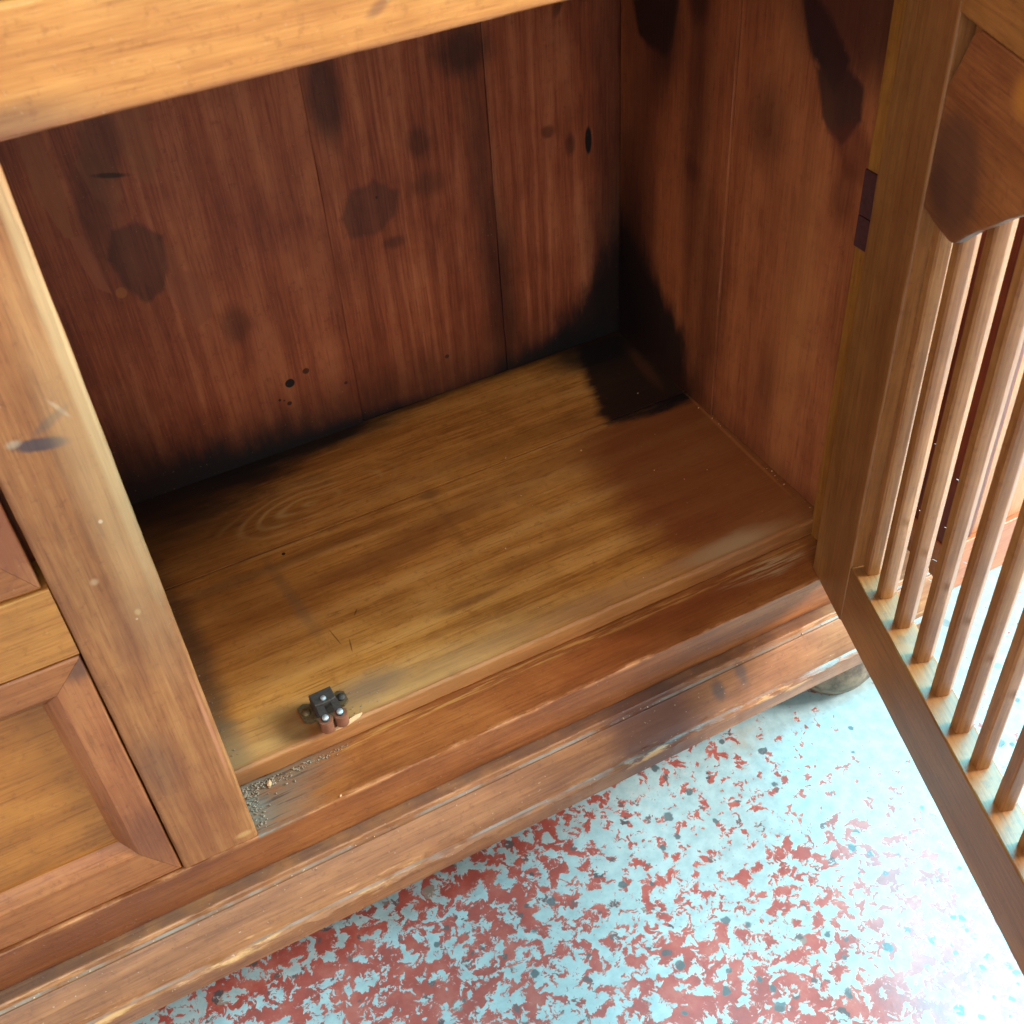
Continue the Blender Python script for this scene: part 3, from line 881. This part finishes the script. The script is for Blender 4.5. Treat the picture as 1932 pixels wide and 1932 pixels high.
def drawer(z0, z1, gap, ybase, ftop, fbot, fside, tilt=0.0):
    dr = empty("drawer", cab)
    x1 = -0.0548 - gap
    x0 = XL + 0.04
    bev, dep = 0.010, 0.011
    yf, yp = ybase, ybase + dep

    def piece(name, quad_out, quad_in, axis, mat):
        # outer edge -> inner edge (flat), then bevel to the panel; mitred ends
        (oa, ob), (ia, ib) = quad_out, quad_in
        sgn = lambda p, q: ((q[0] - p[0]), (q[1] - p[1]))
        bm = bmesh.new()
        la = Vector((ia[0] - oa[0], 0, ia[1] - oa[1]))
        lb = Vector((ib[0] - ob[0], 0, ib[1] - ob[1]))
        prof_ = []
        wdt = abs(la.z) if axis == 'x' else abs(la.x)
        fl_ = wdt / (wdt + bev)
        full = 1.0 / fl_
        st = [(0.0, 0.012), (0.0, 0.0014), (0.03, 0.0003), (0.06, 0.0), (fl_ - 0.04, 0.0), (fl_, 0.0009), (fl_ + (1 - fl_) * 0.35, 0.0034), (fl_ + (1 - fl_) * 0.75, 0.0062), (1.0, dep - 0.0005), (1.0, 0.014)]
        n = 48
        rows = []
        for k in range(n + 1):
            t = k / n
            row = []
            for q, (s, dpt) in enumerate(st):
                pa = Vector((oa[0], 0, oa[1])) + la * full * s
                pb = Vector((ob[0], 0, ob[1])) + lb * full * s
                p = pa.lerp(pb, t)
                jj = 0.00035 * mnoise.noise(Vector((p.x * 60, p.z * 60, q * 3.0 + z0 * 9))) if q in (1, 2, 5) else 0
                row.append(bm.verts.new((p.x + jj, yf + dpt + jj, p.z + jj)))
            rows.append(row)
        for k in range(n):
            for q in range(len(st) - 1):
                bm.faces.new((rows[k][q], rows[k][q + 1], rows[k + 1][q + 1], rows[k + 1][q]))
            bm.faces.new((rows[k][-1], rows[k][0], rows[k + 1][0], rows[k + 1][-1]))
        bm.faces.new(rows[0])
        bm.faces.new(rows[-1][::-1])
        return finish(name, bm, mat, dr, angle=30)

    e = 0.00015
    piece("frame_rail", ((x0, z0), (x1 - e, z0)), ((x0 + fside, z0 + fbot), (x1 - fside - e, z0 + fbot)), 'x', m_drawer)
    piece("frame_rail", ((x1 - e, z1), (x0, z1)), ((x1 - fside - e, z1 - ftop), (x0 + fside, z1 - ftop)), 'x', m_drawer)
    piece("frame_stile", ((x1, z0 + e), (x1, z1 - e)), ((x1 - fside, z0 + fbot + e), (x1 - fside, z1 - ftop - e)), 'z', m_drawer_v)
    piece("frame_stile", ((x0, z1 - e), (x0, z0 + e)), ((x0 + fside, z1 - ftop - e), (x0 + fside, z0 + fbot + e)), 'z', m_drawer_v)
    board("panel", m_panel, dr, (x0 + fside, x1 - fside), (yp - 0.0012, yp + 0.008), (z0 + fbot - 0.002, z1 - ftop + 0.002), 'x', r=0.0006)
    return dr


d1 = drawer(0.0022, 0.2312, 0.0010, 0.0002, 0.0235, 0.036, 0.0215)
d1["label"] = "lower framed drawer front with recessed panel"
d2 = drawer(0.2872, 0.508, 0.0034, 0.0014, 0.0235, 0.036, 0.0215)
d2["label"] = "upper framed drawer front beside the dark gap"

# ------------------------------------------------------------------ the open door
dvec = Vector((-0.3083, -0.9513, 0)).normalized()
ovec = Vector((0.9513, -0.3083, 0)).normalized()      # towards the outer face
door = empty("door", cab)
Mx = Matrix((dvec, ovec, Vector((0, 0, 1)))).transposed().to_4x4()
Mx.translation = Vector((0.5003, 0.0030, 0.0))
door.matrix_local = Mx
door["label"] = "open door with vertical slats, standing out towards the camera"
TH = 0.025
DL = 0.505
HT = 0.515
board("hinge_stile", m_door, door, (-0.0105, 0.0530), (0.0, TH), (0.0020, HT), 'z', r=0.0020, jit=0.00025, freq=25, seed=14, k=4)
board("closing_stile", m_door, door, (DL - 0.062, DL), (0.0, TH), (0.0020, HT), 'z', r=0.0020, jit=0.00025, freq=25, seed=15, k=4)
board("bottom_rail", m_doorrail, door, (0.0533, DL - 0.0623), (0.0003, TH - 0.0003), (0.0022, 0.0640), 'x', r=0.0018, jit=0.00025, freq=30, seed=16, k=4)
board("top_rail", m_doorrail, door, (0.0533, DL - 0.0623), (0.0003, TH - 0.0003), (HT - 0.03, HT), 'x', r=0.0018)
# slats stand edge-on: narrow along the door, deep through it, rounded on the outside
fronts = [0.0645, 0.0905, 0.1215, 0.1545, 0.1855]
while fronts[-1] < DL - 0.09:
    fronts.append(fronts[-1] + 0.0315)
sl_prof = [(-0.0014, 0.0094), (-0.0086, 0.0094), (-0.0100, 0.0108), (-0.0100, 0.0200), (-0.0090, 0.0240), (-0.0078, 0.0250), (-0.0066, 0.0250), (-0.0058, 0.0246),
           (-0.0005, 0.0188), (0.0, 0.0178), (0.0, 0.0108)]
slat_mesh = None
for s1 in fronts:
    if slat_mesh is None:
        bm = bmesh.new()
        extrude(bm, sl_prof, 'z', 0.0642, HT - 0.0305, 60, 0.00018, 25, 77)
        o = finish("slat", bm, m_slat, door)
        slat_mesh = o.data
    else:
        o = bpy.data.objects.new("slat", slat_mesh)
        COL.objects.link(o)
        o.parent = door
    o.location = (s1 + random.uniform(-0.0006, 0.0006), random.uniform(-0.0003, 0.0003), 0)
    o.rotation_euler = (0, random.uniform(-0.003, 0.003), random.uniform(-0.05, 0.05))

# shaped fret panel that carries the slats' upper ends
L = DL - 0.0623 - 0.0534
half = [(0.0534, 0.4450), (0.0534, 0.3725), (0.0700, 0.3695), (0.0890, 0.3685), (0.0950, 0.3700), (0.1040, 0.3790), (0.1140, 0.3880), (0.1250, 0.3965), (0.1400, 0.4090), (0.1560, 0.4205), (0.1760, 0.4320), (0.2000, 0.4410), (0.2240, 0.4450)]
mid = 0.0534 + L / 2
lower = half[1:] + [(2 * mid - s, z) for s, z in reversed(half[1:])]
upper = [(2 * mid - 0.0534, HT - 0.0305), (mid, HT - 0.0305), (0.0780, HT - 0.0305), (0.0700, 0.4800), (0.0620, 0.4620), (0.0540, 0.4470)]
poly = lower + upper
bm = bmesh.new()
y0p, y1p = 0.0010, 0.0090
va = [bm.verts.new((s, y0p, z)) for s, z in poly]
vb = [bm.verts.new((s, y1p, z)) for s, z in poly]
bm.faces.new(va)
bm.faces.new(vb[::-1])
for i in range(len(poly)):
    j = (i + 1) % len(poly)
    bm.faces.new((va[i], vb[i], vb[j], va[j]))
o = finish("fret_panel", bm, m_fret, door, angle=25)
mod = o.modifiers.new("bevel", 'BEVEL')
mod.width = 0.0012
mod.segments = 2
mod.limit_method = 'ANGLE'

board("fret_backing", m_hinge, door, (0.0536, 0.0540), (0.0150, 0.0190), (0.440, HT - 0.0308), 'z', r=0.0005)

# hinge on the post edge, seen past the door
hg = empty("hinge", cab)
board("leaf", m_hinge, hg, (0.5262, 0.5282), (0.008, 0.0476), (0.288, 0.3118), 'z', r=0.0004)
board("leaf", m_hinge, hg, (0.5262, 0.5282), (0.008, 0.0476), (0.3128, 0.346), 'z', r=0.0004)
bm = bmesh.new()
lathe(bm, [(0.0036, 0.288), (0.0042, 0.2886), (0.0042, 0.3454), (0.0036, 0.346)], 18, (0.5262, -0.003, 0))
finish("knuckle", bm, m_hinge, hg)

# ------------------------------------------------------------------ the roller catch
cat = empty("door_catch", cab)
cat["label"] = "dark metal double roller catch with two brown rollers"
ZB = ZS
bm = bmesh.new()
base = [(0.0610, 0.0765), (0.0660, 0.0785), (0.0715, 0.0755), (0.0890, 0.0750), (0.0935, 0.0775), (0.0985, 0.0745), (0.0985, 0.0650), (0.0940, 0.0620),
        (0.0905, 0.0630), (0.0905, 0.0500), (0.0700, 0.0500), (0.0700, 0.0600), (0.0655, 0.0590), (0.0615, 0.0620)]
va = [bm.verts.new((x_, y_, ZB + 0.0002)) for x_, y_ in base]
vb = [bm.verts.new((x_, y_, ZB + 0.0028)) for x_, y_ in base]
bm.faces.new(va[::-1])
bm.faces.new(vb)
for i in range(len(base)):
    j = (i + 1) % len(base)
    bm.faces.new((va[i], va[j], vb[j], vb[i]))
finish("base_plate", bm, m_steel2, cat, smooth=False)
# raised folded block at the back
bm = bmesh.new()
bk = [(0.0705, 0.0715), (0.0885, 0.0720), (0.0885, 0.0600), (0.0860, 0.0590), (0.0775, 0.0585), (0.0715, 0.0595)]
ZT = 0.0375
for zz in (0,):
    va = [bm.verts.new((x_, y_, ZB + 0.003)) for x_, y_ in bk]
    vb = [bm.verts.new((x_ + 0.0003, y_ - 0.0002, ZT)) for x_, y_ in bk]
    bm.faces.new(va[::-1])
    bm.faces.new(vb)
    for i in range(len(bk)):
        j = (i + 1) % len(bk)
        bm.faces.new((va[i], va[j], vb[j], vb[i]))
o = finish("spring_housing", bm, m_steel, cat, smooth=False)
md = o.modifiers.new("bevel", 'BEVEL')
md.width = 0.0007
md.segments = 2
# two arms above the rollers
for cx in (0.0752, 0.0868):
    bm = bmesh.new()
    pts = []
    for i in range(13):
        t = math.pi + math.pi * i / 12
        pts.append((cx + 0.0031 * math.cos(t), 0.0462 + 0.0031 * math.sin(t)))
    pts += [(cx + 0.0027, 0.0600), (cx - 0.0027, 0.0600)]
    va = [bm.verts.new((x_, y_, ZT - 0.0034)) for x_, y_ in pts]
    vb = [bm.verts.new((x_, y_, ZT - 0.0020)) for x_, y_ in pts]
    bm.faces.new(va[::-1])
    bm.faces.new(vb)
    for i in range(len(pts)):
        j = (i + 1) % len(pts)
        bm.faces.new((va[i], va[j], vb[j], vb[i]))
    finish("arm", bm, m_steel, cat, smooth=False)
    bm = bmesh.new()
    lathe(bm, [(0.0042, ZB + 0.0032), (0.0052, ZB + 0.0036), (0.0054, ZB + 0.0050), (0.0052, ZB + 0.0062), (0.0052, ZT - 0.0058), (0.0055, ZT - 0.0046), (0.0053, ZT - 0.0036), (0.0044, ZT - 0.0035)], 28, (cx, 0.0462, 0))
    finish("roller", bm, m_roller, cat)
    bm = bmesh.new()
    lathe(bm, [(0.0026, ZT - 0.0020), (0.0025, ZT - 0.0010), (0.0017, ZT - 0.0004), (0.0002, ZT - 0.0002)], 20, (cx, 0.0462, 0))
    finish("rivet", bm, m_rivet, cat)
bm = bmesh.new()
lathe(bm, [(0.0022, ZT), (0.0021, ZT + 0.0010), (0.0013, ZT + 0.0014), (0.0002, ZT + 0.0016)], 20, (0.0800, 0.0628, 0))
finish("rivet", bm, m_rivet, cat)
for sx_, sy_ in ((0.0657, 0.0685), (0.0945, 0.0695)):
    bm = bmesh.new()
    lathe(bm, [(0.0036, ZB + 0.0028), (0.0034, ZB + 0.0042), (0.0022, ZB + 0.0052), (0.0004, ZB + 0.0055)], 20, (sx_, sy_, 0))
    finish("screw", bm, m_steel2 if sx_ < 0.08 else m_steel, cat)

# loosened sliver of the shelf's front edge beside the catch
bm = bmesh.new()
sl = [(0.078, 0.0452), (0.088, 0.0462), (0.098, 0.0482), (0.1035, 0.0488), (0.1000, 0.0468), (0.090, 0.0446), (0.080, 0.0440)]
va = [bm.verts.new((x_, y_, ZS + 0.0004 + 0.0012 * math.sin(i))) for i, (x_, y_) in enumerate(sl)]
vb = [bm.verts.new((x_, y_, ZS + 0.0016 + 0.0012 * math.sin(i))) for i, (x_, y_) in enumerate(sl)]
bm.faces.new(va[::-1])
bm.faces.new(vb)
for i in range(len(sl)):
    j = (i + 1) % len(sl)
    bm.faces.new((va[i], va[j], vb[j], vb[i]))
o = finish("splinter", bm, m_chip, cab, smooth=False)

# ------------------------------------------------------------------ neighbouring cabinet
nb = empty("red_cabinet", loc=(0, 0, 0))
tag(nb, "reddish brown cabinet on the floor behind the open door's slats", "cabinet")
NX, NY = 0.683, 0.0227
board("plinth", m_redplinth_lit, nb, (NX, NX + 0.62), (NY, NY + 0.45), (ZF, ZF + 0.066), 'x', r=0.002)
board("side_panel", m_red, nb, (NX + 0.006, NX + 0.020), (NY + 0.030, NY + 0.44), (ZF + 0.0664, 0.300), 'z', r=0.0015)
board("corner_post", m_red, nb, (NX + 0.002, NX + 0.034), (NY + 0.004, NY + 0.0296), (ZF + 0.0664, 0.300), 'z', r=0.002)
board("front_panel", m_redfront_lit, nb, (NX + 0.0345, NX + 0.61), (NY + 0.006, NY + 0.028), (ZF + 0.0664, 0.300), 'z', r=0.002)
board("top_board", m_red, nb, (NX - 0.01, NX + 0.63), (NY - 0.01, NY + 0.46), (0.3005, 0.318), 'x', r=0.003)

# ------------------------------------------------------------------ dirt, crumbs, cobwebs


def crumb(bm, x_, y_, z_, r):
    ret = bmesh.ops.create_icosphere(bm, subdivisions=1, radius=r)
    sc3 = (random.uniform(0.6, 1.6), random.uniform(0.5, 1.1), random.uniform(0.35, 0.8))
    rot = Matrix.Rotation(random.uniform(0, 6.28), 3, 'Z')
    for v in ret['verts']:
        c = Vector((v.co.x * sc3[0], v.co.y * sc3[1], v.co.z * sc3[2])) * random.uniform(0.75, 1.2)
        v.co = rot @ c + Vector((x_, y_, z_ + r * sc3[2] * 0.6))


bm = bmesh.new()
for _ in range(210):
    t = random.random() ** 1.6
    x_ = 0.001 + 0.085 * t
    y_ = 0.044 - abs(random.gauss(0, 0.006)) * (1.3 - t) - 0.001
    crumb(bm, x_, max(y_, 0.004), 0.0003, random.uniform(0.0003, 0.0012) * (1.15 - 0.6 * t))
for _ in range(90):
    crumb(bm, random.uniform(0.001, 0.010), random.uniform(0.004, 0.044), 0.0003, random.uniform(0.0003, 0.0009))
for _ in range(26):
    crumb(bm, 0.102 + random.gauss(0, 0.010), 0.060 + random.gauss(0, 0.007), ZS + 0.0001, random.uniform(0.0003, 0.0008))
for _ in range(40):
    crumb(bm, random.uniform(0.0015, 0.008), random.uniform(0.05, 0.30), ZS + 0.0001, random.uniform(0.0003, 0.0007))
dst = finish("debris", bm, m_dirt, smooth=False)
tag(dst, "grey dust and crumbs packed into the shelf's front left corner", "debris", kind="stuff")

bm = bmesh.new()
for y_ in (0.229, 0.205, 0.186, 0.121, 0.110, 0.101, 0.066):
    for _ in range(2):
        crumb(bm, 0.5365 - abs(random.gauss(0, 0.0025)), y_ + random.gauss(0, 0.005), ZS + 0.0002, random.uniform(0.0003, 0.0011))
for _ in range(16):
    crumb(bm, random.uniform(0.12, 0.52), random.uniform(0.06, 0.3), ZS + 0.0001, random.uniform(0.0004, 0.0009))
for _ in range(22):
    crumb(bm, random.uniform(0.01, 0.50), -0.0335 + random.uniform(0, 0.002), -HR - 0.0290, random.uniform(0.0004, 0.0010))
for _ in range(24):
    crumb(bm, random.uniform(-0.2, 0.50), -0.0140, -HR - 0.0047, random.uniform(0.0003, 0.0008))
crumb(bm, 0.021, 0.0375, 0.0006, 0.0023)
crumb(bm, 0.064, 0.0015, 0.0, 0.0014)
cr_ = finish("wood_crumbs", bm, m_chip, smooth=False)
tag(cr_, "pale wood crumbs scattered along the inner wall and the moulding", "crumbs", kind="stuff")

bm = bmesh.new()
for (s, z, n_) in ((0.0925, 0.205, 1), (0.0925, 0.165, 2), (0.123, 0.128, 2), (0.0925, 0.235, 1), (0.123, 0.20, 1), (0.156, 0.115, 1), (0.156, 0.16, 1), (0.123, 0.17, 1)):
    for _ in range(n_):
        p0 = Vector((s + random.uniform(-0.0005, 0.001), 0.0225 + random.uniform(-0.002, 0.002), z + random.uniform(-0.012, 0.012)))
        p1 = p0 + Vector((random.uniform(0.003, 0.006), random.uniform(0.003, 0.007), random.uniform(-0.004, 0.002)))
        sag = Vector((0, 0, -random.uniform(0.0, 0.001)))
        pts = [p0.lerp(p1, k / 4) + sag * (1 - (k / 2 - 1) ** 2) for k in range(5)]
        w = random.uniform(0.00008, 0.0002)
        prev = None
        for p in pts:
            q = Mx @ p
            ring = [bm.verts.new(q + Vector((w * math.cos(a), w * math.sin(a), w * math.sin(a + 1)))) for a in (0, 2.09, 4.18)]
            if prev:
                for i in range(3):
                    bm.faces.new((prev[i], prev[(i + 1) % 3], ring[(i + 1) % 3], ring[i]))
            prev = ring
wb = finish("cobweb", bm, m_web, smooth=False)
tag(wb, "torn white cobweb threads clinging between the door slats", "cobweb", kind="stuff")
